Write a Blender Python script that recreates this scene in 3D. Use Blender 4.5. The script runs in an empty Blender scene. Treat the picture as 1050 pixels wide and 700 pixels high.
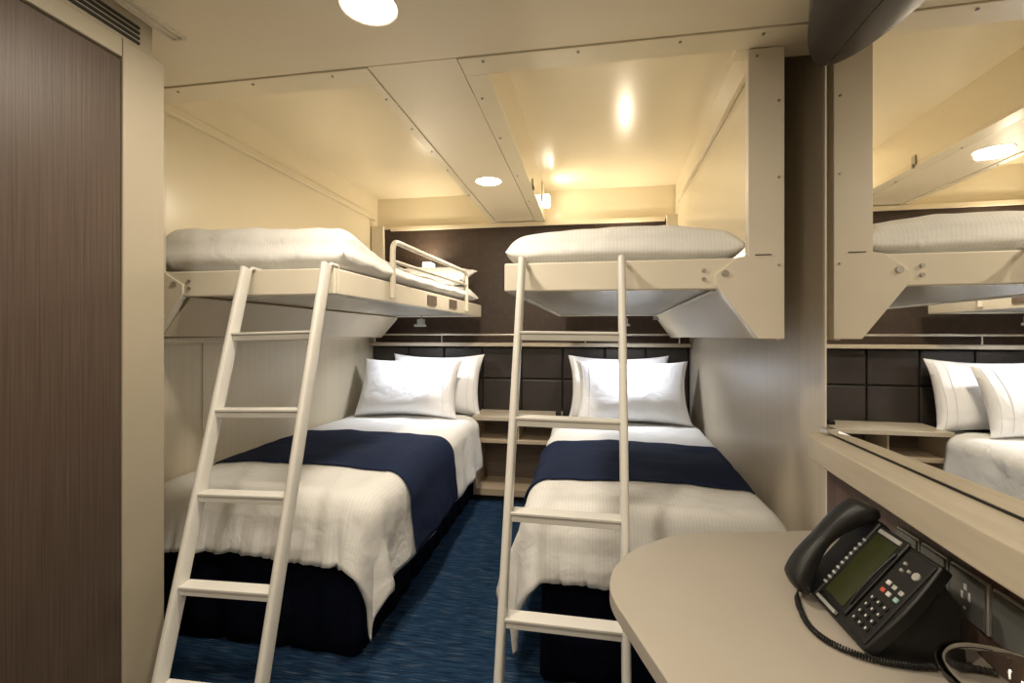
import bpy, math, random
from math import sin, cos, pi, radians, atan, atan2, hypot
from mathutils import Vector, noise
random.seed(4)
S = bpy.context.scene
COL = S.collection

# ------------------------------------------------------------ camera
YAW = atan(78/470)
cd = bpy.data.cameras.new('camera'); cam = bpy.data.objects.new('camera', cd); COL.objects.link(cam)
cam.location = (0, 0, 1.235); cam.rotation_euler = (pi/2, 0, YAW)
cd.sensor_width = 36; cd.lens = 36*470/1050; cd.shift_y = -10/1050; cd.clip_start = .02
S.camera = cam
# ------------------------------------------------------------ exposure, world, lights
S.view_settings.view_transform = 'Standard'; S.view_settings.look = 'None'
S.view_settings.gamma = 1; S.view_settings.use_curve_mapping = False
S.view_settings.exposure = -0.16
W = bpy.data.worlds.new('world'); S.world = W; W.use_nodes = True
W.node_tree.nodes['Background'].inputs[0].default_value = (1, .9, .75, 1)
W.node_tree.nodes['Background'].inputs[1].default_value = .05
WARM = (1, .885, .72)
def area(name, loc, size, power, col=WARM, rot=(0, 0, 0), shape='DISK', spread=pi, sy=None):
    l = bpy.data.lights.new(name, 'AREA'); l.shape = shape; l.size = size
    if sy: l.size_y = sy
    l.energy = power; l.color = col; l.spread = spread
    o = bpy.data.objects.new(name, l); COL.objects.link(o); o.location = loc; o.rotation_euler = rot
    return o
# ceiling downlights: (x, y, power) - two in view, the rest added unseen behind the camera as fill
DL = [(-.575, 1.14, 15), (-.565, 2.58, 15), (-.45, .1, 13), (.1, -.7, 8), (-.7, -.7, 8)]
for x, y, p in DL:
    area('downlight_lamp', (x, y, 2.078), .13, p)
# reading lamps (back wall above the upper bunks, recess wall, underside of the bunks)
READ = [(-1.27, 3.47, 1.76), (.27, 3.47, 1.76)]
for x, y, z in READ:
    area('reading_lamp_light', (x, y, z+.05), .05, 2.6, (1, .84, .62), (pi, 0, 0))
    area('reading_lamp_light', (x, y-.03, z), .05, 1.2, (1, .84, .62), (-pi/2, 0, 0))
area('recess_lamp_light', (-.265, 3.3, 2.2), .05, 1.6, (1, .84, .6), (0, -pi/2, 0))
for x, y in [(-1.23, 3.06), (.25, 3.06)]:
    area('bed_lamp_light', (x, y, 1.27), .08, 4.3, (.88, .92, 1), (radians(12), 0, 0), spread=radians(140))

# ------------------------------------------------------------ materials
MATS = {}
def mat(name, col, rough=.5, metal=0, col2=None, scale=(8, 8, 8), detail=3, bump=0, bscale=None, coat=0,
        emit=None, es=0, trans=0, ior=1.45, spec=.5, ramp=(.35, .65), coords='Object', sheen=0):
    m = bpy.data.materials.new(name); m.use_nodes = True; nt = m.node_tree; b = nt.nodes['Principled BSDF']
    b.inputs['Base Color'].default_value = (*col, 1); b.inputs['Roughness'].default_value = rough
    b.inputs['Metallic'].default_value = metal; b.inputs['Specular IOR Level'].default_value = spec
    b.inputs['Coat Weight'].default_value = coat; b.inputs['IOR'].default_value = ior
    b.inputs['Transmission Weight'].default_value = trans
    if sheen: b.inputs['Sheen Weight'].default_value = sheen
    if emit: b.inputs['Emission Color'].default_value = (*emit, 1); b.inputs['Emission Strength'].default_value = es
    tc = nt.nodes.new('ShaderNodeTexCoord')
    def nz(sc, det):
        mp = nt.nodes.new('ShaderNodeMapping'); mp.inputs['Scale'].default_value = sc
        nt.links.new(tc.outputs[coords], mp.inputs[0])
        n = nt.nodes.new('ShaderNodeTexNoise'); n.inputs['Scale'].default_value = 1; n.inputs['Detail'].default_value = det
        nt.links.new(mp.outputs[0], n.inputs['Vector']); return n
    n = None
    if col2 is None:
        col2 = tuple(c*.96 for c in col)
    n = nz(scale, detail); r = nt.nodes.new('ShaderNodeValToRGB')
    r.color_ramp.elements[0].position = ramp[0]; r.color_ramp.elements[1].position = ramp[1]
    r.color_ramp.elements[0].color = (*col, 1); r.color_ramp.elements[1].color = (*col2, 1)
    nt.links.new(n.outputs['Fac'], r.inputs[0]); nt.links.new(r.outputs[0], b.inputs['Base Color'])
    if bump:
        n2 = nz(bscale or scale, detail); bp = nt.nodes.new('ShaderNodeBump')
        bp.inputs['Strength'].default_value = bump; bp.inputs['Distance'].default_value = .01
        nt.links.new(n2.outputs['Fac'], bp.inputs['Height']); nt.links.new(bp.outputs[0], b.inputs['Normal'])
    MATS[name] = m; return m
ceil_m = mat('ceiling_laminate', (.80, .71, .54), .36, scale=(2, 2, 2), spec=.45)
recess_m = mat('recess_panel_gloss', (.82, .735, .55), .24, scale=(2, 2, 2), spec=.5)
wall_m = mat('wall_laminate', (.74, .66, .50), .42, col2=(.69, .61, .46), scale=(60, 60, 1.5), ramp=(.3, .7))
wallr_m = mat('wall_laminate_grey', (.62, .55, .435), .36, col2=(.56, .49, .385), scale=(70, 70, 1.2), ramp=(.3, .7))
cover2_m = mat('tan_housing_cover', (.62, .53, .38), .5, scale=(4, 4, 4))
metal_m = mat('cream_painted_metal', (.70, .64, .53), .34, scale=(5, 5, 5))
bunk_m = mat('bunk_painted_metal', (.72, .66, .54), .36, scale=(5, 5, 5))
pan_m = mat('underside_pan', (.64, .61, .54), .22, metal=.25, scale=(5, 5, 5))
ladder_m = mat('ladder_paint', (.68, .66, .61), .35, scale=(9, 9, 9))
dark_wall_m = mat('dark_brown_wallcovering', (.045, .030, .022), .5, col2=(.075, .052, .038), scale=(34, 34, 34), detail=6, bump=.25, bscale=(60, 60, 60))
def checker_wall():
    nt = dark_wall_m.node_tree; b = nt.nodes['Principled BSDF']
    tc = nt.nodes.new('ShaderNodeTexCoord'); mp = nt.nodes.new('ShaderNodeMapping'); mp.inputs['Rotation'].default_value = (pi/2, 0, 0)
    br = nt.nodes.new('ShaderNodeTexBrick'); br.offset = 0; br.inputs['Scale'].default_value = 12
    br.inputs['Brick Width'].default_value = .5; br.inputs['Row Height'].default_value = .5; br.inputs['Mortar Size'].default_value = .03
    br.inputs['Color1'].default_value = (.060, .040, .029, 1); br.inputs['Color2'].default_value = (.048, .032, .023, 1); br.inputs['Mortar'].default_value = (.045, .030, .022, 1)
    nt.links.new(tc.outputs['Object'], mp.inputs[0]); nt.links.new(mp.outputs[0], br.inputs['Vector']); nt.links.new(br.outputs['Color'], b.inputs['Base Color'])
checker_wall()
tile_m = mat('dark_leather_tile', (.028, .023, .020), .38, col2=(.040, .032, .027), scale=(6, 6, 6), bump=.12, bscale=(90, 90, 90))
wood_m = mat('dark_wood_door', (.050, .033, .024), .45, col2=(.100, .068, .050), scale=(260, 260, 3), detail=6, ramp=(.25, .78), bump=.06, spec=.35)
panelwood_m = mat('desk_panel_wood', (.085, .050, .040), .45, col2=(.145, .090, .072), scale=(140, 140, 3), detail=5, ramp=(.3, .7))
frame_m = mat('wardrobe_frame', (.36, .315, .235), .45, scale=(3, 3, 3))
beige_m = mat('beige_worktop', (.455, .41, .345), .38, scale=(4, 4, 4))
ledge_m = mat('ledge_oak_laminate', (.52, .455, .35), .38, col2=(.46, .40, .305), scale=(60, 6, 60), ramp=(.3, .7))
shelf_m = mat('shelf_laminate', (.50, .40, .28), .45, col2=(.43, .34, .24), scale=(5, 60, 60), ramp=(.3, .7))
shelfd_m = mat('shelf_shadow_laminate', (.16, .12, .09), .5, col2=(.13, .10, .075), scale=(5, 60, 60))  # darkened copy of the shelf laminate, shade inside the shelves put into its colour
black_m = mat('matt_black', (.012, .011, .010), .5)
chrome_m = mat('brushed_chrome', (.72, .70, .66), .25, metal=1)
bolt_m = mat('steel_bolt', (.35, .34, .31), .35, metal=.9)
skirt_m = mat('navy_skirt', (.0035, .0050, .013), .9, col2=(.005, .007, .017), scale=(40, 40, 40), spec=.1)
runner_m = mat('navy_runner', (.010, .018, .050), .85, col2=(.015, .025, .064), scale=(120, 120, 120), bump=.2, bscale=(300, 300, 300), spec=.2)
mirror_m = mat('mirror_glass', (.93, .92, .89), .01, metal=1, col2=(.93, .92, .89))
cover_m = mat('dark_lamp_shell', (.055, .045, .040), .35, col2=(.065, .053, .046), scale=(3, 3, 3))
lamp_m = mat('lit_diffuser', (1, .95, .85), .4, emit=(1, .90, .74), es=14)
read_m = mat('lit_reading_lamp', (1, .95, .85), .4, emit=(1, .90, .72), es=9)
clear_m = mat('clear_acrylic', (.75, .75, .70), .2, trans=.35, spec=.5)
glass_m = mat('clear_glass', (.96, .96, .94), .02, trans=1, ior=1.47, col2=(.96, .96, .94))
phone_m = mat('phone_plastic', (.009, .009, .0085), .42, bump=.08, bscale=(300, 300, 300))
phone2_m = mat('phone_keyboard_plastic', (.016, .0155, .0145), .55, spec=.3)
lcd_m = mat('phone_screen', (.035, .040, .013), .25, col2=(.029, .034, .011), scale=(60, 60, 60))
keyw_m = mat('phone_key_print', (.62, .62, .60), .5)
red_m = mat('phone_red_key', (.55, .10, .05), .5)
teal_m = mat('phone_teal_key', (.30, .50, .46), .5)
silver_m = mat('silver_label', (.55, .55, .52), .35, metal=.5)
sock_m = mat('socket_glass', (.12, .12, .11), .22, col2=(.14, .14, .13), scale=(4, 4, 4), spec=.6)
def carpet():
    m = bpy.data.materials.new('blue_carpet'); m.use_nodes = True; nt = m.node_tree; b = nt.nodes['Principled BSDF']
    b.inputs['Roughness'].default_value = .95; b.inputs['Specular IOR Level'].default_value = .1
    tc = nt.nodes.new('ShaderNodeTexCoord')
    def layer(sc, det, p0, p1, c0, c1):
        mp = nt.nodes.new('ShaderNodeMapping'); mp.inputs['Scale'].default_value = sc
        n = nt.nodes.new('ShaderNodeTexNoise'); n.inputs['Scale'].default_value = 1; n.inputs['Detail'].default_value = det
        r = nt.nodes.new('ShaderNodeValToRGB'); r.color_ramp.elements[0].position = p0; r.color_ramp.elements[1].position = p1
        r.color_ramp.elements[0].color = c0; r.color_ramp.elements[1].color = c1
        nt.links.new(tc.outputs['Object'], mp.inputs[0]); nt.links.new(mp.outputs[0], n.inputs['Vector']); nt.links.new(n.outputs['Fac'], r.inputs[0])
        return n, r
    n1, r1 = layer((10, 170, 1), 8, .36, .64, (.005, .015, .045, 1), (.022, .060, .125, 1))
    n2, r2 = layer((9, 150, 3), 5, .57, .72, (0, 0, 0, 1), (1, 1, 1, 1))
    mp = nt.nodes.new('ShaderNodeMix'); mp.data_type = 'RGBA'
    nt.links.new(r2.outputs[0], mp.inputs[0]); nt.links.new(r1.outputs[0], mp.inputs[6]); mp.inputs[7].default_value = (.090, .125, .165, 1)
    nt.links.new(mp.outputs[2], b.inputs['Base Color'])
    n3, _ = layer((260, 260, 260), 2, 0, 1, (0, 0, 0, 1), (1, 1, 1, 1))
    bp = nt.nodes.new('ShaderNodeBump'); bp.inputs['Strength'].default_value = .5; bp.inputs['Distance'].default_value = .006
    nt.links.new(n3.outputs['Fac'], bp.inputs['Height']); nt.links.new(bp.outputs[0], b.inputs['Normal'])
    return m
carpet_m = carpet()
def linen(name, col, stripe_dir=None, width=.012, strength=.10):
    """white cotton with woven satin stripes"""
    m = bpy.data.materials.new(name); m.use_nodes = True; nt = m.node_tree; b = nt.nodes['Principled BSDF']
    b.inputs['Roughness'].default_value = .85; b.inputs['Base Color'].default_value = (*col, 1); b.inputs['Specular IOR Level'].default_value = .2
    tc = nt.nodes.new('ShaderNodeTexCoord')
    n = nt.nodes.new('ShaderNodeTexNoise'); n.inputs['Scale'].default_value = 11; n.inputs['Detail'].default_value = 7; n.inputs['Distortion'].default_value = .8
    nt.links.new(tc.outputs['Object'], n.inputs['Vector'])
    bp = nt.nodes.new('ShaderNodeBump'); bp.inputs['Strength'].default_value = .32; bp.inputs['Distance'].default_value = .025
    nt.links.new(n.outputs['Fac'], bp.inputs['Height']); nt.links.new(bp.outputs[0], b.inputs['Normal'])
    if stripe_dir:
        w = nt.nodes.new('ShaderNodeTexWave'); w.wave_type = 'BANDS'; w.bands_direction = stripe_dir; w.wave_profile = 'SIN'
        w.inputs['Scale'].default_value = 1/(width*3.2); w.inputs['Distortion'].default_value = 0
        uv = nt.nodes.new('ShaderNodeUVMap'); nt.links.new(uv.outputs[0], w.inputs['Vector'])
        r = nt.nodes.new('ShaderNodeValToRGB'); r.color_ramp.elements[0].position = .4; r.color_ramp.elements[1].position = .6
        r.color_ramp.elements[0].color = (*col, 1); r.color_ramp.elements[1].color = (*[c*(1-strength) for c in col], 1)
        nt.links.new(w.outputs['Fac'], r.inputs[0]); nt.links.new(r.outputs[0], b.inputs['Base Color'])
    return m
duvet_m = linen('striped_white_cotton', (.80, .79, .76), 'X', .012, .05)
pillow_m = linen('plain_white_cotton', (.86, .86, .87))
mattress_m = linen('mattress_cotton', (.78, .77, .73))
stitch_m = mat('pillow_stitching', (.60, .60, .62), .8)

# ------------------------------------------------------------ mesh helpers
ORG = {}
def tag(o, label=None, cat=None, group=None, kind=None):
    if label: o['label'] = label
    if cat: o['category'] = cat
    if group: o['group'] = group
    if kind: o['kind'] = kind
    return o
def thing(name, loc, label, cat, group=None):
    o = bpy.data.objects.new(name, None); o.empty_display_size = .05; COL.objects.link(o); o.location = loc
    ORG[o.name] = Vector(loc); return tag(o, label, cat, group)
class MB:
    def __init__(s): s.v = []; s.f = []; s.uv = {}
    def add(s, vs, fs):
        k = len(s.v); s.v += [tuple(p) for p in vs]; s.f += [tuple(i+k for i in f) for f in fs]; return s
    def box(s, x0, x1, y0, y1, z0, z1):
        return s.add([(x0,y0,z0),(x1,y0,z0),(x1,y1,z0),(x0,y1,z0),(x0,y0,z1),(x1,y0,z1),(x1,y1,z1),(x0,y1,z1)],
                     [(0,3,2,1),(4,5,6,7),(0,1,5,4),(1,2,6,5),(2,3,7,6),(3,0,4,7)])
    def prism(s, pts, vec):
        """polygon (3D points) swept along vec"""
        n = len(pts); q = [tuple(a+b for a, b in zip(p, vec)) for p in pts]
        return s.add(list(pts)+q, [tuple(range(n))[::-1], tuple(range(n, 2*n))]+[(i, (i+1) % n, n+(i+1) % n, n+i) for i in range(n)])
    def obox(s, c, ax, ay, az):
        """box from centre c and half axis vectors"""
        c, ax, ay, az = map(Vector, (c, ax, ay, az))
        return s.add([c+ax*i+ay*j+az*k for k in (-1,1) for i, j in ((-1,-1),(1,-1),(1,1),(-1,1))],
                     [(0,3,2,1),(4,5,6,7),(0,1,5,4),(1,2,6,5),(2,3,7,6),(3,0,4,7)])
    def tube(s, path, r, n=12, caps=True, sx=1.0, up=None):
        path = [Vector(p) for p in path]; k = len(s.v); N = len(path); vs = []
        t0 = (path[1]-path[0]).normalized()
        a = Vector(up) if up else (Vector((0,0,1)) if abs(t0.z) < .9 else Vector((1,0,0)))
        nrm = (a-t0*a.dot(t0)).normalized()
        for i, p in enumerate(path):
            t = (path[min(i+1, N-1)]-path[max(i-1, 0)]).normalized()
            nrm = (nrm-t*nrm.dot(t)).normalized(); b = t.cross(nrm)
            rr = r[i] if isinstance(r, (list, tuple)) else r
            for j in range(n):
                an = 2*pi*j/n; vs.append(p+nrm*cos(an)*rr*sx+b*sin(an)*rr)
        fs = [(i*n+j, i*n+(j+1) % n, (i+1)*n+(j+1) % n, (i+1)*n+j) for i in range(N-1) for j in range(n)]
        if caps: fs += [tuple(range(n))[::-1], tuple(range((N-1)*n, N*n))]
        return s.add(vs, fs)
    def lathe(s, prof, c, n=32, axis='z', close=False):
        vs = []
        for (r, h) in prof:
            for j in range(n):
                a = 2*pi*j/n; x, y = r*cos(a), r*sin(a)
                vs.append({'z': (c[0]+x, c[1]+y, c[2]+h), 'y': (c[0]+x, c[1]+h, c[2]+y), 'x': (c[0]+h, c[1]+x, c[2]+y)}[axis])
        m = len(prof); rng = m if close else m-1
        return s.add(vs, [(i*n+j, i*n+(j+1) % n, ((i+1) % m)*n+(j+1) % n, ((i+1) % m)*n+j) for i in range(rng) for j in range(n)])
    def cyl(s, c, r, h, n=24, axis='z'):
        """centre c, from -h/2 to h/2"""
        k = len(s.v); s.lathe([(r, -h/2), (r, h/2)], c, n, axis)
        s.f += [tuple(k+j for j in range(n))[::-1], tuple(k+n+j for j in range(n))]; return s
    def build(s, name, m, parent=None, bevel=0, smooth=False, seg=2, subsurf=0, solid=0, uvs=None):
        me = bpy.data.meshes.new(name); o = bpy.data.objects.new(name, me); COL.objects.link(o)
        if parent is not None:
            org = ORG[parent.name]
        else:
            xs, ys, zs = zip(*s.v); org = Vector(((min(xs)+max(xs))/2, (min(ys)+max(ys))/2, min(zs)))
            o.location = org
        ORG[o.name] = org
        me.from_pydata([Vector(p)-org for p in s.v], [], s.f); me.update()
        if parent is not None: o.parent = parent
        me.materials.append(m)
        import bmesh
        bm = bmesh.new(); bm.from_mesh(me); bmesh.ops.recalc_face_normals(bm, faces=bm.faces); 
        if uvs:
            bm.verts.ensure_lookup_table(); L = bm.loops.layers.uv.new('UVMap')
            for f in bm.faces:
                for lp in f.loops: lp[L].uv = uvs[lp.vert.index]
        bm.to_mesh(me); bm.free()
        if smooth or bevel:
            me.polygons.foreach_set('use_smooth', [True]*len(me.polygons))
        if solid:
            md = o.modifiers.new('thickness', 'SOLIDIFY'); md.thickness = solid; md.offset = 1
        if bevel:
            md = o.modifiers.new('bevel', 'BEVEL'); md.width = bevel; md.segments = seg; md.limit_method = 'ANGLE'; md.angle_limit = radians(35)
            md.harden_normals = True
        elif smooth and smooth != 'cloth':
            try:
                me.set_sharp_from_angle(angle=radians(50))
            except Exception: pass
        if subsurf:
            md = o.modifiers.new('sub', 'SUBSURF'); md.levels = subsurf; md.render_levels = subsurf
        return o
def struct(name, mb, m, **k): return tag(mb.build(name, m, **k), kind='structure')
def recopy(o, dx, dy, dz, label):
    """copy a thing with its parts and their sub-parts"""
    def cp(s, par):
        c = s.copy(); COL.objects.link(c)
        if par: c.parent = par
        for ch in list(s.children): cp(ch, c)
        return c
    r = cp(o, None); r.location = o.location+Vector((dx, dy, dz)); r['label'] = label; return r

# ------------------------------------------------------------ room shell
CH = 2.10; RH = 2.33                                      # ceiling, recess ceiling
XL, YB, YF = -1.77, 3.60, -1.30
def xr(y): return .705+.02*(y-1.4)                        # right wall
struct('floor', MB().box(XL-.1, .95, YF, YB+.1, -.05, 0), carpet_m)
struct('wall_back', MB().box(XL-.1, .95, YB, YB+.1, 0, 2.5), dark_wall_m)
struct('wall_left', MB().box(XL-.1, XL, YF, YB+.0, 0, 2.5), wall_m)
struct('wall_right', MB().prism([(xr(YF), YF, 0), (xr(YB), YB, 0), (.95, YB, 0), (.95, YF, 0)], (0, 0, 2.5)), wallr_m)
struct('wall_front', MB().box(XL-.1, .95, YF-.1, YF, 0, 2.5), wall_m)
# ceiling: main slab, aisle slab, recess lids and walls
struct('ceiling', MB().box(XL-.1, .95, YF, 1.398, CH, CH+.05), ceil_m)
struct('trim_11', MB().box(-.712, -.412, 1.402, YB, CH, CH+.05), ceil_m)
struct('trim_12', MB().box(XL-.1, .95, 1.3, YB+.1, RH, RH+.05), recess_m)
def flange(name, x0, x1, side, lip):
    """folded metal rim hanging round a bunk recess; lip is the inner x on the aisle side"""
    m = MB()
    m.box(x0, x1, 1.402, 1.50, CH-.004, CH+.012)          # near strip
    if side == 'R':
        m.box(x0, lip, 1.50, YB-.001, CH-.004, CH+.012)   # aisle strip
        m.box(lip-.012, lip, 1.50, YB-.001, CH+.012, RH)
        m.box(lip, x1, 1.488, 1.50, CH+.012, RH)
        m.box(x1-.25, x1, 1.50, 1.56, CH-.004, CH+.012)
    else:
        m.box(lip, x1, 1.50, YB-.001, CH-.004, CH+.012)
        m.box(lip, lip+.012, 1.50, YB-.001, CH+.012, RH)
        m.box(x0, lip, 1.488, 1.50, CH+.012, RH)
    return struct(name, m, recess_m, bevel=.002)
trR = flange('trim_1', -.408, .70, 'R', -.33)
trL = flange('trim_2', XL, -.716, 'L', -.755)
def screws(pts, parent, r=.0045, axis='z', h=.004, m=bolt_m, name='screw'):
    for p in pts: MB().cyl(p, r, h, 10, axis).build(name, m, parent, smooth=True)
screws([(x, 1.425, CH-.006) for x in (-.33, -.03, .27, .50, .65)]+[(-.385, y, CH-.006) for y in (1.65, 2.0, 2.5, 3.0)], trR)
screws([(x, 1.425, CH-.006) for x in (-1.45, -1.15, -.85)]+[(-.738, y, CH-.006) for y in (1.6, 1.85, 2.1, 2.35, 2.8)], trL)
# recess back boards above the dark wall, and light trim under them
struct('trim_13', MB().box(XL, xr(3.6), YB-.03, YB, 2.085, RH), recess_m)
struct('trim_3', MB().box(-1.60, .565, YB-.05, YB-.03, 2.062, 2.092).box(XL, .70, YB-.031, YB-.0305, 2.2, 2.201), ceil_m, bevel=.003)
# left wall: recess lining, long ledge rail, lower dado
struct('trim_4', MB().box(XL, -1.722, 1.5, YB-.03, 1.215, RH), recess_m)
struct('trim_5', MB().box(-1.722, -1.695, 1.5, 3.5, 2.135, 2.15).box(-1.722, -1.702, 1.5, 3.5, 2.15, 2.175), recess_m, bevel=.004)
struct('trim_6', MB().box(XL, -1.70, 1.3, YB-.03, 1.185, 1.21), wall_m, bevel=.003)
struct('trim_7', MB().box(XL, XL+.006, 1.865, 1.88, 0, 1.185), metal_m)
struct('trim_8', MB().prism([(.655, 1.40, .7), (.668, 1.40, .7), (.668, 1.412, .7), (.655, 1.412, .7)], (0, 0, 1.36)), metal_m, bevel=.002)
# right recess lining (housing back panel leans with the wall)
hx = lambda y: .562+.038*(y-1.5)
struct('trim_9', MB().prism([(hx(1.5), 1.5, 1.21), (hx(3.56), 3.56, 1.21), (hx(3.56)+.012, 3.56, 1.21), (hx(1.5)+.012, 1.5, 1.21)], (0, 0, RH-1.21)), recess_m)
struct('trim_10', MB().prism([(hx(1.5)-.022, 1.53, 2.15), (hx(3.4)-.022, 3.4, 2.15), (hx(3.4), 3.4, 2.15), (hx(1.5), 1.53, 2.15)], (0, 0, .03)), recess_m, bevel=.004)
# built-out panel that carries desk, ledge and mirror
px = lambda y: .655+.02*(y-1.4)
struct('trim_14', MB().prism([(px(YF), YF, 0), (px(1.40), 1.40, 0), (xr(1.40), 1.40, 0), (xr(YF), YF, 0)], (0, 0, .958)), panelwood_m)
struct('trim_15', MB().prism([(px(YF), YF, .958), (px(1.40), 1.40, .958), (xr(1.40), 1.40, .958), (xr(YF), YF, .958)], (0, 0, CH-.958)), frame_m)

# ------------------------------------------------------------ ceiling fittings
for i, (x, y, _) in enumerate(DL):
    lab = ['large round ceiling downlight at the top edge, over the cabin entrance side', 'round ceiling downlight in the strip between the two bunk recesses',
           'added unseen fill downlight behind the viewer above the desk aisle', 'added unseen fill downlight behind the viewer on the desk side', 'added unseen fill downlight behind the viewer on the wardrobe side'][i]
    t = thing('ceiling_downlight', (x, y, CH), lab, 'ceiling light')
    MB().lathe([(.070, 0), (.076, -.003), (.079, -.0005)], (x, y, CH), 40).build('rim', metal_m, t, smooth=True)
    MB().lathe([(.0001, -.004), (.066, -.004), (.071, -.001)], (x, y, CH), 40).build('diffuser', lamp_m, t, smooth=True)
t = thing('air_diffuser', (-1.19, 1.0, CH), 'narrow slotted ceiling air diffuser beside the top of the wardrobe', 'vent')
MB().box(-1.213, -1.207, .1, 1.175, CH-.008, CH).box(-1.172, -1.166, .1, 1.175, CH-.008, CH).box(-1.207, -1.172, 1.169, 1.175, CH-.008, CH).box(-1.192, -1.187, .1, 1.169, CH-.006, CH).build('frame', metal_m, t)
def reading(x, y, z, lab):
    t = thing('reading_lamp', (x, y, z), lab, 'lamp')
    MB().box(x-.04, x+.04, YB-.02, YB-.0005, z-.05, z+.03).build('wall_plate', metal_m, t, bevel=.003)
    MB().box(x-.035, x+.035, YB-.11, YB-.021, z-.03, z+.03).build('lamp_shade', read_m, t, bevel=.008)
reading(-1.27, YB-.0, 1.76, 'small lit square reading lamp on dark wall behind the left bunk guard rail')
reading(.27, YB-.0, 1.76, 'small lit reading lamp on the dark wall hidden behind the right upper bunk bedding')
t = thing('recess_lamp', (-.33, 3.3, 2.2), 'small lit spotlight on the aisle side of the right bunk recess', 'lamp')
MB().box(-.3295, -.318, 3.27, 3.33, 2.17, 2.31).build('bracket', metal_m, t, bevel=.002)
MB().box(-.318, -.272, 3.27, 3.33, 2.13, 2.22).build('lamp_shade', read_m, t, bevel=.01)
t = thing('latch', (-.33, 2.75, 2.115), 'small dark metal latch on the aisle edge of the right bunk recess', 'latch')
MB().box(-.3295, -.322, 2.72, 2.75, 2.10, 2.15).box(-.33, -.318, 2.735, 2.745, 2.085, 2.11).build('latch_body', bolt_m, t, bevel=.001)

# ------------------------------------------------------------ wardrobe
t = thing('wardrobe', (-1.45, 0, 0), 'tall built-in wardrobe with a dark wood-grain door and beige frame at the left edge', 'wardrobe')
WX = -1.215
MB().box(XL, WX-.02, YF, 1.135, 0, 2.03).build('carcass', frame_m, t)
MB().box(WX-.02, WX, 1.029, 1.150, 0, 2.012).box(WX-.02, WX, YF, 1.028, 1.962, 2.012).build('face_frame', frame_m, t, bevel=.004, seg=3)
MB().box(WX-.02, WX-.004, YF, 1.026, 0.02, 1.955).build('door', wood_m, t, bevel=.001)
MB().box(XL, WX-.004, YF, 1.115, 2.013, CH-.0005).build('vent_fascia', frame_m, t)
m = MB()
for k in range(4): m.box(WX-.005, WX+.001, -.6, 1.075, 2.022+k*.014, 2.029+k*.014)
m.build('vent_grille', black_m, t)

# ------------------------------------------------------------ headboard, rail, bedside shelves
t = thing('headboard', (-.5, YB, .4), 'dark padded headboard of stitched square tiles along the back wall', 'headboard')
m = MB()
xs = [-1.765+.0, -1.456, -1.148, -.831, -.516, -.194, .125, .429, .735]
for i in range(8):
    for z0, z1 in ((.27, .565), (.57, .865), (.87, 1.118)):
        m.box(xs[i]+.004, xs[i+1]-.004, YB-.035, YB-.004, z0, z1-.004)
m.build('tile_padding', tile_m, t, bevel=.010, seg=3)
MB().box(-1.765, .74, YB-.012, YB-.001, .1, 1.118).build('backing_board', black_m, t)
t = thing('wall_ledge', (-.5, YB, 1.12), 'long slim cream ledge with thin chrome rail on the back wall above the headboard', 'ledge')
MB().box(-1.765, .742, YB-.10, YB-.001, 1.120, 1.148).build('ledge_board', ledge_m, t, bevel=.004)
MB().tube([(-1.765, YB-.085, 1.212), (.742, YB-.085, 1.212)], .0085).build('gallery_rail', chrome_m, t, smooth=True)
for x in (-1.72, -1.15, -.02, .66): MB().tube([(x, YB-.085, 1.148), (x, YB-.085, 1.212)], .007).build('rail_post', chrome_m, t, smooth=True)
t = thing('bedside_shelves', (-.48, 3.42, 0), 'low open beige bedside shelf unit between the two lower beds', 'shelf unit')
SX0, SX1 = -.835, -.19
MB().box(SX0, SX1, 3.25, 3.56, .590, .620).build('top_board', ledge_m, t, bevel=.003)
MB().box(SX0+.005, SX0+.025, 3.262, 3.56, .045, .590).build('side_panel', shelf_m, t, bevel=.002)
MB().box(SX1-.025, SX1-.005, 3.262, 3.56, .045, .590).build('side_panel', shelf_m, t, bevel=.002)
MB().box(SX0+.025, SX1-.025, 3.27, 3.55, .425, .450).build('shelf', shelf_m, t, bevel=.002)
MB().box(SX0+.025, SX1-.025, 3.262, 3.55, .045, .095).build('bottom_board', shelf_m, t, bevel=.002)
MB().box(SX0+.025, SX1-.025, 3.55, 3.56, .095, .590).build('back_board', shelfd_m, t)
MB().box(SX0+.02, SX1-.02, 3.30, 3.55, 0, .045).build('plinth', black_m, t)
MB().box(-.505, -.495, 3.29, 3.55, .45, .59).build('divider', shelf_m, t)
t = thing('small_box', (-.20, 3.38, .62), 'small black box on the bedside shelf beside the right pillows', 'box')
MB().box(-.235, -.195, 3.36, 3.40, .6205, .650).build('case', black_m, t, bevel=.006)
MB().box(-.228, -.202, 3.357, 3.361, .626, .644).build('front_panel', phone2_m, t)

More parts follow.
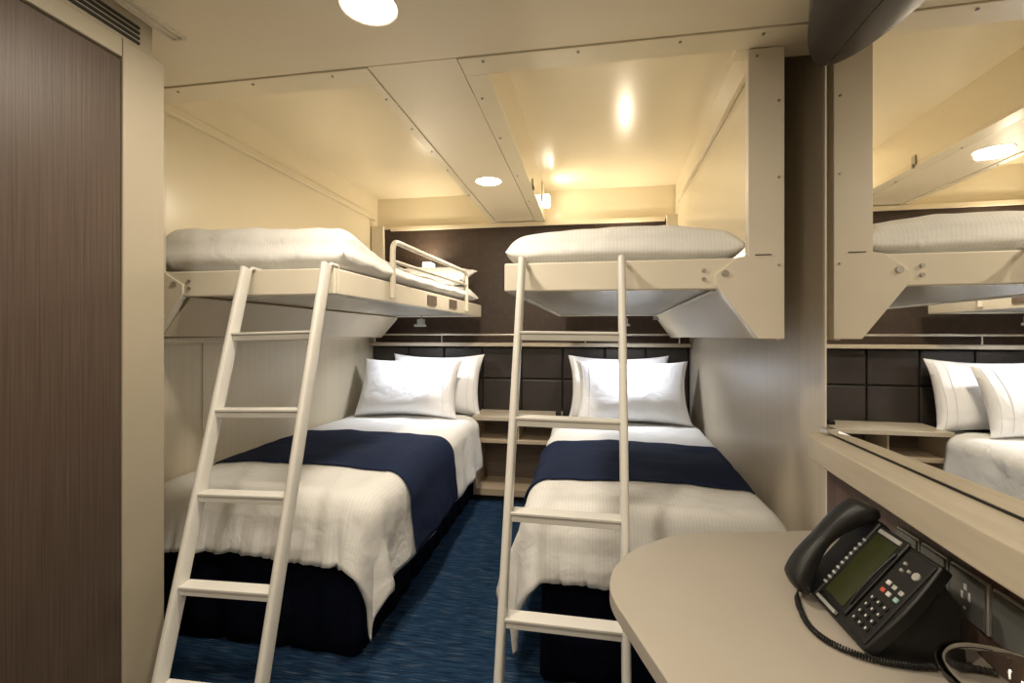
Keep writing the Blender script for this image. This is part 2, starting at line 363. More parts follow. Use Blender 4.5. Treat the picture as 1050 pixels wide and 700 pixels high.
# ------------------------------------------------------------ bedding generators
def bend(d, R):
    """horizontal and vertical travel of cloth leaving an edge with shoulder radius R"""
    q = R*pi/2
    if d <= 0: return 0, 0
    if d < q: a = d/R; return R*sin(a), R*(1-cos(a))
    return R, R+(d-q)
def drape(name, m, x0, x1, y0, y1, top, side, foot, aisle, R=.07, off=0, seed=0, wall_drop=.10, thick=.02, parent=None,
          flare=.05, puff=.012, wave=.012, foot_cov=True, hemw=1.0, nx=None, ny=None, crown=.012, skew=0):
    """cloth over a bed. x0 wall edge, x1 aisle edge (aisle=+1 when the aisle is at larger x), y0 foot edge, y1 head end.
       side, foot: overhang lengths."""
    ulen = abs(x1-x0); sgn = aisle
    NU = nx or 84; NV = ny or 96
    fu = foot if foot_cov else 0
    us = [-wall_drop+(ulen+wall_drop+side)*i/NU for i in range(NU+1)]       # 0 at wall edge, ulen at aisle edge
    vs = [-fu+(y1-y0+fu)*j/NV for j in range(NV+1)]
    V = []; UV = []
    for j, vv in enumerate(vs):
        for i, uu in enumerate(us):
            sx = uu-ulen; sy = -vv; sw = -uu
            bx = min(max(uu, 0), ulen); by = max(vv, 0)
            z = top+crown*sin(pi*bx/ulen)
            ox = oy = dz = 0
            rr = R+off*1.4
            if sw > 0:
                h, dz1 = bend(sw, .06); ox -= min(h, .035); dz += dz1
            if sx > 0 and sy > 0:
                th = atan2(sy, sx); d = hypot(sx, sy); h, d2 = bend(d, rr)
                k = max(0, min(1, (d2-rr)/.25))
                h += k*flare+k*wave*2.4*cos(th*4+.8)
                ox += h*cos(th); oy -= h*sin(th); dz += d2*(1+.24*sin(2*th))
            elif sx > 0:
                h, d2 = bend(sx, rr); k = max(0, min(1, (d2-rr)/.25))
                h += k*flare*.8+k*wave*(sin((y0+by)*9+seed)+.6*sin((y0+by)*23+seed*2))*.6
                ox += h; dz += d2
            elif sy > 0:
                h, d2 = bend(sy, rr); k = max(0, min(1, (d2-rr*.6)/.22))
                g = (sin(bx*70+seed+3.5*sin(bx*7))+.6*sin(bx*137+seed+2*sin(bx*11)))
                h += k*flare+k*wave*.75*g*hemw
                oy -= h; dz += d2
                dz += k*.004*sin(bx*61+seed)+k*.008*sin(bx*9+seed)
            x = x0+sgn*(bx+ox)+skew*(y0+by-1.655)*(1-bx/ulen); y = y0+by+oy
            nzv = noise.noise(Vector((uu*4.5+seed, (y0+vv)*4.5, seed)))+.5*noise.noise(Vector((uu*11+seed, (y0+vv)*11, 3+seed)))
            edge = 1 if sx > 0 or sy > 0 else .8
            px_, py_, pz_ = x, y, z-dz
            if sx > 0: px_ += sgn*nzv*puff
            elif sy > 0: py_ -= nzv*puff
            else: pz_ += nzv*puff*.8
            V.append((px_, py_, max(pz_+off*max(0, 1-dz/.09), .02))); UV.append((uu, vv))
    mb = MB(); n = NU+1
    mb.add(V, [(j*n+i, j*n+i+1, (j+1)*n+i+1, (j+1)*n+i) for j in range(NV) for i in range(NU)])
    o = mb.build(name, m, parent, smooth='cloth', solid=thick, uvs=UV)
    return o
def pillow(name, c, w, h, t, lean, yaw, seed, label, group, flat=0, m=None):
    """pillow standing on its long edge: width w along x, height h, thickness t; lean from vertical"""
    N = 36; V = []; F = []
    def pt(u, v, s):
        a = max(0, 1-u*u)**.42*max(0, 1-v*v)**.42
        corner = (abs(u)*abs(v))**3
        x = u*w/2*(1-.055*(1-v*v)*abs(u)**2+.045*corner); z = v*h/2*(1-.075*(1-u*u)*abs(v)**2+.06*corner)
        nn = noise.noise(Vector((u*1.7+seed, v*1.7, s*3+seed)))*.12+noise.noise(Vector((u*4.5+seed, v*4.5, s)))*.02
        y = s*t/2*a*(1+nn)+.003*s
        # soft slump: bottom fatter
        y *= 1.12-.22*v
        return Vector((x, y, z))
    G = {}
    for s in (1, -1):
        for i in range(N+1):
            for j in range(N+1):
                u = -1+2*i/N; v = -1+2*j/N
                u = sin(u*pi/2)*.35+u*.65; v = sin(v*pi/2)*.35+v*.65
                if s == -1 and (i in (0, N) or j in (0, N)): G[s, i, j] = G[1, i, j]; continue
                G[s, i, j] = len(V); V.append(pt(u, v, s))
    for s in (1, -1):
        for i in range(N):
            for j in range(N): F.append((G[s,i,j], G[s,i+1,j], G[s,i+1,j+1], G[s,i,j+1]))
    from mathutils import Matrix
    R = Matrix.Rotation(yaw, 3, 'Z') @ Matrix.Rotation(-lean, 3, 'X')
    V2 = [R @ p + Vector(c) for p in V]
    t_ = thing(name, (c[0], c[1], c[2]-h/2), label, 'pillow', group)
    pc = MB().add(V2, F).build('pillowcase', m or pillow_m, t_, smooth=True)
    # stitched flange lines near the open end
    side = 1 if seed % 2 == 0 else -1
    for q in (.80, .93):
        path = [R @ (pt(side*q, -0.93+1.86*k/20, -1)+Vector((0, -.0015, 0))) + Vector(c) for k in range(21)]
        MB().tube(path, .0013, 5).build('stitching', stitch_m, pc, smooth=True)
    return t_

# ------------------------------------------------------------ lower beds
def bed(x0, x1, aisle, label, seed):
    """x0 wall side, x1 aisle side"""
    lo, hi = min(x0, x1), max(x0, x1)
    t = thing('single_bed', ((x0+x1)/2, 2.55, 0), label, 'bed', None)
    MB().box(lo+.03, hi-.03, 1.66, 3.53, .04, .33).build('bed_base', black_m, t)
    MB().box(lo+.01, hi-.01, 1.64, 3.54, .33, .585).build('mattress', mattress_m, t, bevel=.04, seg=3)
    for lx in (lo+.1, hi-.1):
        for ly in (1.75, 3.45): MB().cyl((lx, ly, .02), .025, .04).build('leg', black_m, t)
    # pleated skirt round foot and aisle side
    P = []; L1 = hi-lo-.02; L2 = 1.88
    xw, xa = (lo+.01, hi-.005) if aisle > 0 else (hi-.01, lo+.005)
    n = 260; tot = L1+L2; pts = []
    for k in range(n+1):
        s = tot*k/n; w_ = .004*sin(s*40+seed)+.003*sin(s*17)
        for q in (L1*.33, L1*.66, L1+.02, L1+L2*.28, L1+L2*.55, L1+L2*.8):
            w_ -= .014*math.exp(-((s-q)/.012)**2)
        if s < L1: pts.append((xw+aisle*s, 1.63-w_, 0, -1))
        else: pts.append((xa+aisle*w_, 1.63+(s-L1), aisle, 0))
    V = []
    for (x, y, nx_, ny_) in pts:
        for kk, z in enumerate((.40, .3, .2, .1, .008)):
            fl = .012*kk/4; V.append((x+nx_*fl, y+ny_*fl, z))
    F = [(5*k+i, 5*k+i+1, 5*k+6+i, 5*k+5+i) for k in range(n) for i in range(4)]
    MB().add(V, F).build('bed_skirt', skirt_m, t, smooth=True, solid=.003)
    return t
bed(-1.735, -.86, 1, 'left lower single bed with navy pleated skirt against the left wall', 0)
bed(.65, -.165, -1, 'right lower single bed with navy pleated skirt against the right wall', 3)
tag(drape('duvet', duvet_m, -1.70, -.875, 1.655, 3.235, .600, .385, .26, 1, seed=1.3, puff=.012, flare=.045, wave=.014), 'white striped duvet on the left lower bed, pointed corner hanging at its foot', 'duvet', 'white duvets')
tag(drape('duvet', duvet_m, .590, -.155, 1.655, 3.235, .600, .37, .25, -1, skew=.05, wall_drop=.2, seed=4.1, puff=.012, flare=.07, wave=.014), 'white striped duvet on the right lower bed, behind the desk end', 'duvet', 'white duvets')
def runner(x0, x1, aisle, side, lab, seed):
    return tag(drape('bed_runner', runner_m, x0, x1, 1.90, 2.56, .600, side, 0, aisle, R=.07, off=.026, seed=seed, puff=.012, wave=.014, flare=.045 if aisle > 0 else .07, thick=.005, foot_cov=False, wall_drop=.12 if aisle > 0 else .22, skew=0 if aisle > 0 else .05), lab, 'bed runner', 'navy bed runners')
runner(-1.70, -.875, 1, .385, 'navy blue runner across the left lower bed, hanging down its aisle side', 1.3)
runner(.590, -.155, -1, .36, 'navy blue runner across the right lower bed behind the ladder', 4.1)
PG = 'white pillows on the lower beds'
pillow('pillow', (-1.17, 3.42, .83), .72, .45, .17, radians(14), radians(-2), 2, 'rear white pillow on the left lower bed, leaning on the headboard', PG)
pillow('pillow', (-1.29, 3.17, .83), .74, .42, .19, radians(22), radians(0), 4, 'front white pillow on the left lower bed, next to the wall', PG)
pillow('pillow', (.22, 3.42, .83), .70, .45, .17, radians(14), radians(2), 1, 'rear white pillow on the right lower bed, leaning on the headboard', PG)
pillow('pillow', (.29, 3.17, .83), .72, .42, .19, radians(22), radians(0), 3, 'front white pillow on the right lower bed, next to the wall', PG)

# ------------------------------------------------------------ upper bunks
def hole_bolts(pts, parent, r, y, name='bolt'):
    for x, z in pts: MB().cyl((x, y, z), r, .006, 16, 'y').build(name, bolt_m, parent, smooth=True)
# right bunk
def bunk_platform(t, xo0, xo1, xi0, xi1, sgn):
    """xo aisle edge at near/far end, xi wall edge; sgn + when the aisle lies at smaller x"""
    y0, y1 = 1.50, 3.46
    zt = lambda y: 1.458-.010*(y-1.5)
    # rim frame: near rail, far rail, aisle rail, wall rail
    def rail(a, b, th, zlo, zhi, nm, inward):
        ax, ay = a; bx, by = b; ix, iy = inward
        q = [(ax, ay, zlo[0]), (bx, by, zlo[1]), (bx+ix*th, by+iy*th, zlo[1]), (ax+ix*th, ay+iy*th, zlo[0])]
        p = [(ax, ay, zhi[0]), (bx, by, zhi[1]), (bx+ix*th, by+iy*th, zhi[1]), (ax+ix*th, ay+iy*th, zhi[0])]
        MB().add(q+p, [(0,3,2,1),(4,5,6,7),(0,1,5,4),(1,2,6,5),(2,3,7,6),(3,0,4,7)]).build(nm, bunk_m, t, bevel=.006, seg=3)
    rail((xi0, y0), (xo0, y0), .022, (1.366, 1.368), (1.462, 1.462), 'end_rail', (0, 1))
    rail((xo0, y0+.0225), (xo1, y1-.0225), .022, (1.368, 1.350), (1.462, 1.440), 'side_rail', (sgn, 0))
    rail((xi1, y1), (xo1, y1), .022, (1.350, 1.350), (1.440, 1.440), 'end_rail', (0, -1))
    c = .02*sgn
    V = [(xo0+c, y0+.02, 1.376), (xi0, y0+.02, 1.376), (xi1, y1-.02, 1.358), (xo1+c, y1-.02, 1.358)]
    MB().prism(V, (0, 0, .012)).build('underside_pan', pan_m, t)
t = thing('upper_bunk', (.15, 2.5, 1.21), 'right upper bunk with bare metal front rail, folded down over the right lower bed', 'bunk bed')
RB = t
bunk_platform(t, -.275, -.222, .47, .50, 1)
# bracket plate with gusset, near and far
def bracket(t, y, pts, nm='bracket_plate'):
    return MB().prism([(x, y, z) for x, z in pts], (0, .03, 0)).build(nm, metal_m, t, bevel=.003)
near = [(.480, CH-.006), (.583, CH-.006), (.583, 1.213), (.508, 1.213), (.386, 1.378), (.386, 1.412), (.450, 1.462), (.480, 1.468)]
bracket(t, 1.492, near)
far = [(x+.075, z) for x, z in near]
bracket(t, 3.44, [(.560, 2.08), (.655, 2.08), (.655, 1.190), (.592, 1.190), (.487, 1.335), (.487, 1.40), (.53, 1.44), (.56, 1.45)])
hole_bolts([(.414, 1.414)], t, .010, 1.490); hole_bolts([(.354, 1.425), (.354, 1.398)], t, .006, 1.498)
hole_bolts([(.566, 1.436), (.566, 1.70), (.566, 1.93), (.505, 2.07)], t, .0035, 1.490, 'screw')
MB().box(.50, .545, 1.489, 1.493, 1.4665, 1.469).build('slot', black_m, t)
# sloping housing cover
MB().prism([(.400, 1.53, 1.366), (.516, 1.53, 1.215), (.585, 1.53, 1.215), (.585, 1.53, 1.228), (.522, 1.53, 1.228), (.410, 1.53, 1.372)], (.08, 1.91, -.02)).build('sloping_cover', cover2_m, t)
MB().tube([(.398, 1.55, 1.368), (.478, 3.43, 1.348)], .005, 8).build('hinge_rod', metal_m, t, smooth=True)
MB().box(.46, .50, 3.36, 3.43, 1.32, 1.345).build('hinge_catch', bolt_m, t, bevel=.003)
# left bunk
t = thing('upper_bunk', (-1.25, 2.5, 1.21), 'left upper bunk with guard rail, folded down over the left lower bed', 'bunk bed'); LB = t
bunk_platform(t, -.885, -.815, -1.60, -1.52, -1)
mir = lambda pts, c: [(c-x, z) for x, z in pts]
bracket(t, 1.492, [(-1.585+0, 1.462), (-1.500, 1.412), (-1.500, 1.378), (-1.622, 1.213), (-1.70, 1.213), (-1.70, CH-.006), (-1.60, CH-.006), (-1.60, 1.468)])
bracket(t, 3.44, [(-1.60, 1.45), (-1.560, 1.44), (-1.505, 1.40), (-1.505, 1.335), (-1.64, 1.188), (-1.715, 1.188), (-1.715, 2.08), (-1.615, 2.08)])
hole_bolts([(-1.535, 1.414)], t, .010, 1.490); hole_bolts([(-1.478, 1.425), (-1.478, 1.398)], t, .006, 1.498)
MB().prism([(-1.500, 1.53, 1.366), (-1.625, 1.53, 1.215), (-1.70, 1.53, 1.215), (-1.70, 1.53, 1.228), (-1.632, 1.53, 1.228), (-1.510, 1.53, 1.372)], (0, 1.91, -.02)).build('sloping_cover', cover2_m, t)
xg = lambda y: -.885+.036*(y-1.5)+.010
# guard rail
def arc(c, a, b, n=5):  # quarter turn helper: from a to b around corner c
    A, B, Cc = Vector(a), Vector(b), Vector(c); out = []
    for k in range(n+1):
        q = k/n; out.append(A*(1-q)**2+Cc*2*q*(1-q)+B*q*q)
    return out
y0, y1 = 1.93, 3.04; zt = 1.64
path = [(xg(y0), y0, 1.385)]+arc((xg(y0), y0, zt), (xg(y0), y0, zt-.05), (xg(y0+.05), y0+.05, zt))+arc((xg(y1), y1, zt-.0), (xg(y1-.05), y1-.05, zt), (xg(y1), y1, zt-.05))+[(xg(y1), y1, 1.375)]
MB().tube(path, .0125, 12).build('guard_rail', metal_m, t, smooth=True)
MB().tube([(xg(y0), y0, 1.55), (xg(y1), y1, 1.555)], .009, 10).build('guard_crossbar', metal_m, t, smooth=True)
for a, b in ((2.36, 2.49), (2.71, 2.85)):
    MB().prism([(xg(a)-.008, a, 1.382), (xg(b)-.008, b, 1.382), (xg(b)-.005, b, 1.382), (xg(a)-.005, a, 1.382)], (0, 0, .052)).build('grip_patch', shelfd_m, t)['label'] = 'small dark rectangular patch'
# bed lamps under the bunks (clear shaded reading lights for the lower beds)
def under(x, lab):
    t = thing('bed_lamp', (x, 3.3, 1.355), lab, 'lamp')
    MB().cyl((x, 3.28, 1.340), .008, .030, 12).build('stem', bolt_m, t)
    MB().box(x-.022, x+.022, 3.25, 3.30, 1.290, 1.330).box(x-.034, x+.034, 3.22, 3.30, 1.272, 1.290).build('lamp_shade', clear_m, t, bevel=.004)
under(-1.235, 'small clear reading lamp hanging under the left upper bunk')
under(.25, 'small clear reading lamp hanging under the right upper bunk behind the ladder')
# upper mattresses and duvets
def slab(name, m, pts_fn, NU, NV, seed, puff, parent=None):
    """closed puffy slab; pts_fn(u,v)->(x,y,zbot,ztop) with u,v in 0..1"""
    V = []; F = []; UV = []; T = {}
    for s in (0, 1):
        for j in range(NV+1):
            for i in range(NU+1):
                u, v = (a_*.45+.55*(.5-.5*cos(pi*a_)) for a_ in (i/NU, j/NV))
                x, y, zb, zt_ = pts_fn(u, v)
                e = min(u, 1-u)*pts_fn.w; g = min(v, 1-v)*pts_fn.l
                r = pts_fn.r
                k = min(1, max(0, e/r)); k2 = min(1, max(0, g/r))
                f = (1-(1-k)**2.2)**.5*(1-(1-k2)**2.2)**.5
                zm = zb+(zt_-zb)*.40
                nn = noise.noise(Vector((x*5+seed, y*5, s)))+.5*noise.noise(Vector((x*13+seed, y*13, s)))
                z = zm+(zt_-zm)*f+(nn*puff*f if s else 0) if s else zm-(zm-zb)*f
                sd = noise.noise(Vector((x*9+seed, y*9, z*14)))*.010*(1-f)+noise.noise(Vector((x*3+seed, y*3, z*30)))*.006*(1-f)
                x += sd*(1 if u > .5 else -1)*(1 if k < 1 else 0); y += -sd if v < .5 else sd
                V.append((x, y, z)); UV.append((u*pts_fn.w, v*pts_fn.l)); T[s, i, j] = len(V)-1
        for j in range(NV):
            for i in range(NU):
                F.append((T[s,i,j], T[s,i+1,j], T[s,i+1,j+1], T[s,i,j+1]))
    ring = [(i, 0) for i in range(NU)]+[(NU, j) for j in range(NV)]+[(i, NV) for i in range(NU, 0, -1)]+[(0, j) for j in range(NV, 0, -1)]
    for k in range(len(ring)):
        a, b = ring[k], ring[(k+1) % len(ring)]
        F.append((T[0, a[0], a[1]], T[0, b[0], b[1]], T[1, b[0], b[1]], T[1, a[0], a[1]]))
    return MB().add(V, F).build(name, m, parent, smooth='cloth', uvs=UV)
def fn_r(u, v):
    x = -.275+.76*u+.04*v; y = 1.525+1.90*v
    return x, y, 1.462, 1.585-.02*(1-sin(pi*u))-.02*max(0, v-.8)*5+.02*sin(pi*min(1, v*2.2))
fn_r.w, fn_r.l, fn_r.r = .76, 1.9, .075
def mattress(x0, x1, y0, y1, z0, z1, lab):
    t = tag(MB().box(x0, x1, y0, y1, z0, z1).build('mattress', mattress_m, None, bevel=.03, seg=3), lab, 'mattress', 'thin bunk mattresses'); return t
mattress(-.23, .46, 1.535, 3.42, 1.389, 1.460, 'thin white mattress inside the right upper bunk frame')
mattress(-1.56, -.925, 1.535, 3.42, 1.389, 1.462, 'thin white mattress inside the left upper bunk frame')
tag(slab('duvet', duvet_m, fn_r, 90, 130, 2.2, .010), 'puffy white striped duvet covering the right upper bunk', 'duvet', 'white duvets')
def fn_l(u, v):
    x = -1.665+.80*u+.05*v; y = 1.525+1.85*v
    foot = math.exp(-((v-.04)/.13)**2)
    z = 1.545+.070*foot+.035*(1-u)*(1-v)-.012*max(0, v-.8)*5+.008*sin(v*30)*u
    return x, y, 1.464, z
fn_l.w, fn_l.l, fn_l.r = .80, 1.85, .07
tag(slab('duvet', duvet_m, fn_l, 90, 130, 7.7, .014), 'puffy white striped duvet bunched at the foot of the left upper bunk', 'duvet', 'white duvets')
pillow('pillow', (-1.18, 3.22, 1.635), .66, .40, .12, radians(72), radians(0), 6, 'white pillow lying at the head of the left upper bunk behind the guard rail', 'white pillows on the upper bunks')

# ------------------------------------------------------------ ladders
SL = .305; RT = 1.452
def ry(z): return 1.476-(RT-z)*SL
def ladder(x0, x1, label):
    t = thing('bunk_ladder', ((x0+x1)/2, 1.1, 0), label, 'ladder', 'white bunk ladders')
    d = Vector((0, SL, 1)).normalized(); nrm = Vector((0, 1, -SL)).normalized()   # along, across
    for x in (x0, x1):
        a = Vector((x, ry(.012), .012)); b = Vector((x, ry(RT+.005), RT+.005)); pr_ = []
        hw, hd = .0115, .024
        for k in range(16):
            an = 2*pi*k/16; pr_.append(Vector((hw*math.copysign(abs(cos(an))**.6, cos(an)), 0, 0))+nrm*hd*math.copysign(abs(sin(an))**.6, sin(an)))
        MB().prism([tuple(a+p-nrm*hd) for p in pr_], tuple(b-a)).build('rail', ladder_m, t, smooth=True)
        r = MB().tube([(x, ry(RT)-.018, RT-.03), (x, ry(RT)-.010, RT+.004), (x, ry(RT)+.008, RT+.017), (x, 1.528, RT+.0165), (x, 1.532, RT-.01)], .0065, 10)
        r.build('hook', ladder_m, t, smooth=True)
        MB().prism([(x-.014, ry(.0)-.035, 0), (x+.014, ry(.0)-.035, 0), (x+.014, ry(0)+.022, 0), (x-.014, ry(0)+.022, 0)], (0, .006, .03)).build('rubber_foot', black_m, t, bevel=.004)
    for z in (1.235, .990, .747, .505, .265):
        y = ry(z)-.022
        r = MB().box(x0+.008, x1-.008, y-.024, y+.022, z-.007, z+.001)
        r.box(x0+.008, x1-.008, y-.017, y-.012, z-.027, z-.007).box(x0+.008, x1-.008, y+.018, y+.022, z-.022, z-.004)
        r.build('rung', ladder_m, t, bevel=.0025)
    return t
def tilt(o, dx):
    """swing the foot of a ladder sideways by dx, its hooks staying put"""
    o.rotation_euler.y = -atan(dx/RT); o.location.x += dx
L1 = ladder(-1.200, -.890, 'white metal ladder hooked on the left upper bunk, beside the wardrobe')
L2 = recopy(L1, .992, 0, 0, 'white metal ladder hooked on the right upper bunk, beside the desk')
tilt(L1, .040); tilt(L2, -.015)

# ------------------------------------------------------------ desk
def smooth_line(c, n=5):
    out_ = []
    for i in range(len(c)-1):
        p0, p1, p2, p3 = [Vector(c[k]) for k in (max(i-1, 0), i, i+1, min(i+2, len(c)-1))]
        for k in range(n):
            q = k/n; out_.append(tuple(.5*((2*p1)+(p2-p0)*q+(2*p0-5*p1+4*p2-p3)*q*q+(3*p1-p0-3*p2+p3)*q**3)))
    return out_+[tuple(c[-1])]
t = thing('desk', (.35, .5, 0), 'built-in desk with beige rounded worktop under the mirror', 'desk')
out = [(.660, 1.385), (.521, 1.350), (.38, 1.322), (.249, 1.288), (.181, 1.242), (.135, 1.20), (.10, 1.160), (.073, 1.111), (.056, 1.07), (.047, 1.02), (.046, .98), (.054, .94), (.069, .895), (.095, .818), (.123, .737), (.20, .50), (.25, .2), (.25, -1.0), (.600, -1.0)]
out[0] = (px(1.385)-.001, 1.385); out[-1] = (px(-1.0)-.001, -1.0)
out = [out[0]]+smooth_line(out[1:16])+out[16:]
MB().prism([(x, y, .660) for x, y in out], (0, 0, .033)).build('worktop', beige_m, t, bevel=.003)
MB().box(.155, .60, -.9, .90, .06, .6595).build('cabinet', wood_m, t, bevel=.002)
MB().box(.150, .1555, .45, .88, .36, .63).build('drawer', wood_m, t, bevel=.003)
MB().tube([(.135, .60, .50), (.135, .74, .50)], .006).build('handle', chrome_m, t, smooth=True)
MB().box(.18, .60, -.85, .86, 0, .06).build('plinth', black_m, t)
# mirror ledge
t = thing('mirror_ledge', (.62, .5, .90), 'long light wood ledge with rounded nose below the wall mirror', 'shelf')
fe = [(.597, -1.0), (.548, .30), (.544, .55), (.548, .75), (.558, .90), (.568, 1.05), (.577, 1.20), (.587, 1.33), (.597, 1.375), (.615, 1.40), (.640, 1.41)]
fe = fe[:1]+smooth_line(fe[1:])
poly = [(px(-1.0)-.001, -1.0)]+fe+[(px(1.41)-.001, 1.41)]
MB().prism([(x, y, .893) for x, y in poly], (0, 0, .062)).build('ledge_board', ledge_m, t, bevel=.004)
# mirror
t = thing('wall_mirror', (.65, .4, .96), 'large wall mirror over the desk reflecting the bunks', 'mirror')
MB().prism([(px(-1.0)-.008, -1.0, .960), (px(1.385)-.008, 1.385, .960), (px(1.385)-.001, 1.385, .960), (px(-1.0)-.001, -1.0, .960)], (0, 0, 1.005)).build('mirror_glass', mirror_m, t)
MB().prism([(px(1.385)-.009, 1.3855, .958), (px(1.389)-.009, 1.389, .958), (px(1.389)-.001, 1.389, .958), (px(1.385)-.001, 1.3855, .958)], (0, 0, 1.008)).build('edge_strip', metal_m, t)
MB().prism([(px(-1.0)-.010, -1.0, .9555), (px(1.385)-.010, 1.385, .9555), (px(1.385)-.001, 1.385, .9555), (px(-1.0)-.001, -1.0, .9555)], (0, 0, .004)).build('bottom_seal', black_m, t)
MB().box(.632, .652, 1.35, 1.384, .9555, .974).build('clip', chrome_m, t, bevel=.002)
# dark shell light above the mirror: half a flattened lens against the wall
t = thing('mirror_light', (.6, .98, 1.97), 'dark curved shell light fixture above the mirror at the top edge', 'wall light')
V = []; F = []; NA, NB = 36, 12; cy = .885
for i in range(NA+1):
    a = -pi/2+pi*i/NA
    for j in range(NB+1):
        b = j/NB*pi/2                        # 0 = inner bottom, pi/2 = outer rim
        rr = sin(b); yy = cy+.50*sin(a)*rr if True else 0
        fr = cos(a)**1.15*rr; xx = px(cy+.50*sin(a)*rr)-.009-.158*fr
        V.append((xx, yy, 1.966+.050*fr**2.2))
    V.append((px(cy+.50*sin(a))-.009-.150*cos(a)**1.15, cy+.495*sin(a), 2.085))
n = NB+2
F = [(i*n+j, i*n+j+1, (i+1)*n+j+1, (i+1)*n+j) for i in range(NA) for j in range(NB+1)]
top = [i*n+NB+1 for i in range(NA+1)]; F.append(tuple(top))
back = [i for i in range(NB+2)]+[NA*n+j for j in range(NB+1, 0, -1)]
MB().add(V, F).build('shell', cover_m, t, smooth=True)

# ------------------------------------------------------------ sockets on the panel
def plate(y0, y1, lab, marks, grp=None):
    t = thing('socket_plate', (px((y0+y1)/2), (y0+y1)/2, .745), lab, 'socket', grp)
    q = lambda y, o: (px(y)-o, y)
    def slabp(a, b, z0, z1, o0, o1, nm, m, bev=.001):
        MB().prism([(*q(a, o1), z0), (*q(b, o1), z0), (*q(b, o0), z0), (*q(a, o0), z0)], (0, 0, z1-z0)).build(nm, m, t, bevel=bev)
    slabp(y0, y1, .742, .826, .0005, .006, 'frame', silver_m)
    slabp(y0+.003, y1-.003, .746, .822, .006, .010, 'cover', sock_m)
    for (a, z, w, h, m_) in marks: slabp(y0+a, y0+a+w, z, z+h, .010, .0108, 'mark', m_, 0)
plate(1.020, 1.086, 'grey glass socket plate furthest from the viewer, next to the top of the phone', [(.03, .80, .006, .004, keyw_m), (.03, .785, .008, .004, keyw_m)])
plate(.945, 1.012, 'grey glass socket plate behind the phone, second from the far end', [(.03, .797, .006, .006, keyw_m), (.032, .783, .004, .004, keyw_m)])
plate(.857, .937, 'grey glass socket plate with white pictogram and bright silver edge, right of the phone', [(.038, .795, .006, .010, keyw_m), (.030, .780, .004, .014, keyw_m), (.046, .778, .004, .012, keyw_m), (.04, .762, .005, .004, keyw_m)])
plate(.770, .848, 'plain grey glass socket plate at the right edge of the picture', [])

# ------------------------------------------------------------ phone
t = thing('desk_phone', (.48, .92, .693), 'black corded desk phone with green screen, tilted up on the worktop', 'telephone')
O = Vector((.441, 1.0, .712)); v = Vector((.03, -.9995, 0)).normalized(); nh = Vector((.9995, .03, 0)).normalized()
e = radians(51); u = nh*cos(e)+Vector((0, 0, 1))*sin(e); w = v.cross(u)
if w.z < 0: w = -w
P = lambda a, b, c=0: O+v*a+u*b+w*c
def fbox(a0, a1, b0, b1, c0, c1):
    m_ = MB(); return m_.obox(P((a0+a1)/2, (b0+b1)/2, (c0+c1)/2), v*((a1-a0)/2), u*((b1-b0)/2), w*((c1-c0)/2))
# body with bowed right side
bp = []
for k in range(9):
    b = .187*k/8; bp.append(P(.160+.008*sin(pi*k/8), b, -.002))
for k in range(9):
    b = .187*(1-k/8); bp.append(P(-.004, b, -.002))
MB().prism([tuple(p) for p in bp], tuple(-w*.022)).build('body', phone_m, t, bevel=.004)
# wedge stand, enlarged so its black also fills the shadow towards the panel
st = [P(.02, .01, -.026), P(.02, .165, -.026)]
zt_ = .6935
MB().prism([tuple(P(.03, .005, -.023)), tuple(P(.03, .165, -.023)), (P(.03, .165, -.023).x+.030, P(.03, .165, -.023).y, .79), (P(.03, .15, -.023).x+.035, P(.03, .165, -.023).y, zt_), (P(.03, .005, -.023).x+.012, P(.03, .005, -.023).y, zt_)], tuple(v*.125)).build('stand', phone_m, t, bevel=.003)
fbox(.012, .092, .018, .190, -.002, .004).build('screen_bezel', phone_m, t, bevel=.003)
fbox(.022, .080, .027, .172, .004, .0052).build('screen', lcd_m, t)
fbox(.016, .076, .006, .012, .0, .006).build('label_strip', silver_m, t)
fbox(.022, .080, .1755, .1835, .0, .006).build('label_strip', silver_m, t)
fbox(.097, .157, .008, .180, -.002, .0015).build('key_panel', phone2_m, t, bevel=.002)
for k in range(10): fbox(.004, .011, .036+k*.0122, .0405+k*.0122, 0, .006).build('soft_key', keyw_m, t)
for i, a in enumerate((.111, .127, .143)):
    for b in (.029, .0445, .060, .0755):
        kb = fbox(a-.0048, a+.0048, b-.0045, b+.0045, .0015, .005).build('number_key', phone_m, t, bevel=.0012)
        fbox(a-.0014, a+.0014, b-.0022, b+.0022, .005, .0053).build('key_print', keyw_m, kb)['label'] = 'white key print'
for a, b, m_ in [(.114, .113, keyw_m), (.115, .097, red_m), (.129, .112, silver_m), (.129, .097, keyw_m), (.146, .111, silver_m), (.147, .097, teal_m)]:
    fbox(a-.0042, a+.0042, b-.004, b+.004, .0015, .0048).build('function_key', m_, t, bevel=.001)['label'] = {'phone_red_key': 'red function key', 'phone_teal_key': 'teal function key'}.get(m_.name, 'pale function key')
for a, b in [(.115, .143), (.128, .148), (.112, .156)]: fbox(a-.0025, a+.0025, b-.0025, b+.0025, .0015, .0045).build('function_key', silver_m, t)
MB().add([P(.144+.007*cos(2*pi*k/16), .148+.007*sin(2*pi*k/16), zc) for zc in (.0015, .004) for k in range(16)], [tuple(range(16)), tuple(range(16, 32))]+[(k, (k+1) % 16, 16+(k+1) % 16, 16+k) for k in range(16)]).build('function_key', silver_m, t)
MB().tube([P(.088, .04+.12*k/10, .006+.004*sin(pi*k/10)) for k in range(11)], .0022, 8).build('bezel_trim', phone_m, t, smooth=True)
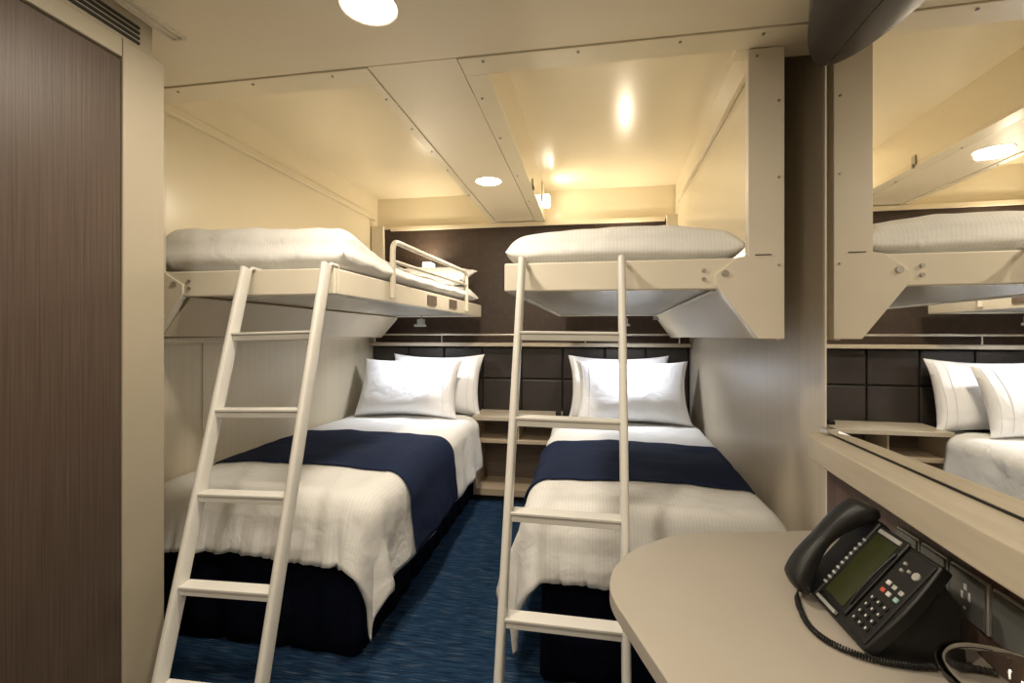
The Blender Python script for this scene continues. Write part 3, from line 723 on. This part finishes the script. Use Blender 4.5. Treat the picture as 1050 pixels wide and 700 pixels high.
# handset cradle and handset
fbox(-.044, .012, .0, .195, -.022, .006).build('cradle', phone_m, t, bevel=.006)
hs = MB(); N = 44; pth = []; NR = 16; vs = []
for i in range(N+1):
    q = i/N; b = -.012+.222*q; lift = .022*sin(pi*q)**.7+.022
    ww = .022+.008*abs(cos(pi*q))**2; th = .013+.011*abs(cos(pi*q))**1.6
    rd = max(0, (abs(2*q-1)-.86)/.14); rd = max(.25, (1-rd**2.4))**.5; ww *= rd; th *= rd
    c = P(-.012-.010*sin(pi*q), b, lift)
    for k in range(NR):
        an = 2*pi*k/NR; vs.append(c+v*ww*math.copysign(abs(cos(an))**.65, cos(an))+w*th*math.copysign(abs(sin(an))**.65, sin(an)))
fs = [(i*NR+j, i*NR+(j+1) % NR, (i+1)*NR+(j+1) % NR, (i+1)*NR+j) for i in range(N) for j in range(NR)]
fs += [tuple(range(NR))[::-1], tuple(range(N*NR, (N+1)*NR))]
hs.add(vs, fs); hs.build('handset', phone_m, t, smooth=True)
MB().tube([P(-.006, .10, -.004), P(-.006, .10, .004)], .030, 20).build('speaker_grille', phone2_m, t, smooth=True)
# coiled cord
ctrl = [P(-.012, -.012, .010), Vector((.428, 1.030, .704)), Vector((.412, .995, .7005)), Vector((.402, .955, .7005)), Vector((.397, .915, .7005)), Vector((.405, .878, .7005)), Vector((.430, .850, .7005)), Vector((.464, .834, .7005)), Vector((.503, .829, .7005)), Vector((.545, .832, .7005)), Vector((.59, .84, .7005)), Vector((.63, .835, .7005))]
def catmull(c, n=14):
    out = []
    for i in range(len(c)-1):
        p0, p1, p2, p3 = c[max(i-1, 0)], c[i], c[i+1], c[min(i+2, len(c)-1)]
        for k in range(n):
            q = k/n; out.append(.5*((2*p1)+(p2-p0)*q+(2*p0-5*p1+4*p2-p3)*q*q+(3*p1-p0-3*p2+p3)*q**3))
    return out+[c[-1]]
base = catmull(ctrl, 60); cp = []; L = 0
for i, p in enumerate(base):
    if i: L += (p-base[i-1]).length
    tt = (base[min(i+1, len(base)-1)]-base[max(i-1, 0)]).normalized(); a = Vector((0, 0, 1)); a = (a-tt*a.dot(tt)).normalized(); b = tt.cross(a)
    r_ = min(1, max(0, (L-.03)/.02))*.0042
    ang = L/.0042*2*pi; cp.append(p+(a*cos(ang)+b*sin(ang))*r_)
MB().tube(cp, .0016, 6).build('coiled_cord', black_m, t, smooth=True)
# ------------------------------------------------------------ glass dish
t = thing('glass_bowl', (.550, .690, .693), 'clear thick-rimmed glass dish at the lower right corner of the desk', 'glass dish')
prof = [(.0005, .006), (.025, .008), (.048, .030), (.066, .062), (.080, .078), (.084, .083), (.082, .088), (.076, .089), (.071, .085), (.056, .060), (.040, .032), (.022, .016), (.0005, .014)]
prof = [(.0005, 0.0), (.030, 0.0), (.033, .004), (.050, .030), (.066, .062), (.078, .076), (.083, .082), (.082, .088), (.076, .089), (.070, .084), (.057, .062), (.040, .034), (.022, .018), (.0005, .015)]
MB().lathe(prof, (.550, .690, .6935), 48).build('bowl_body', glass_m, t, smooth=True)
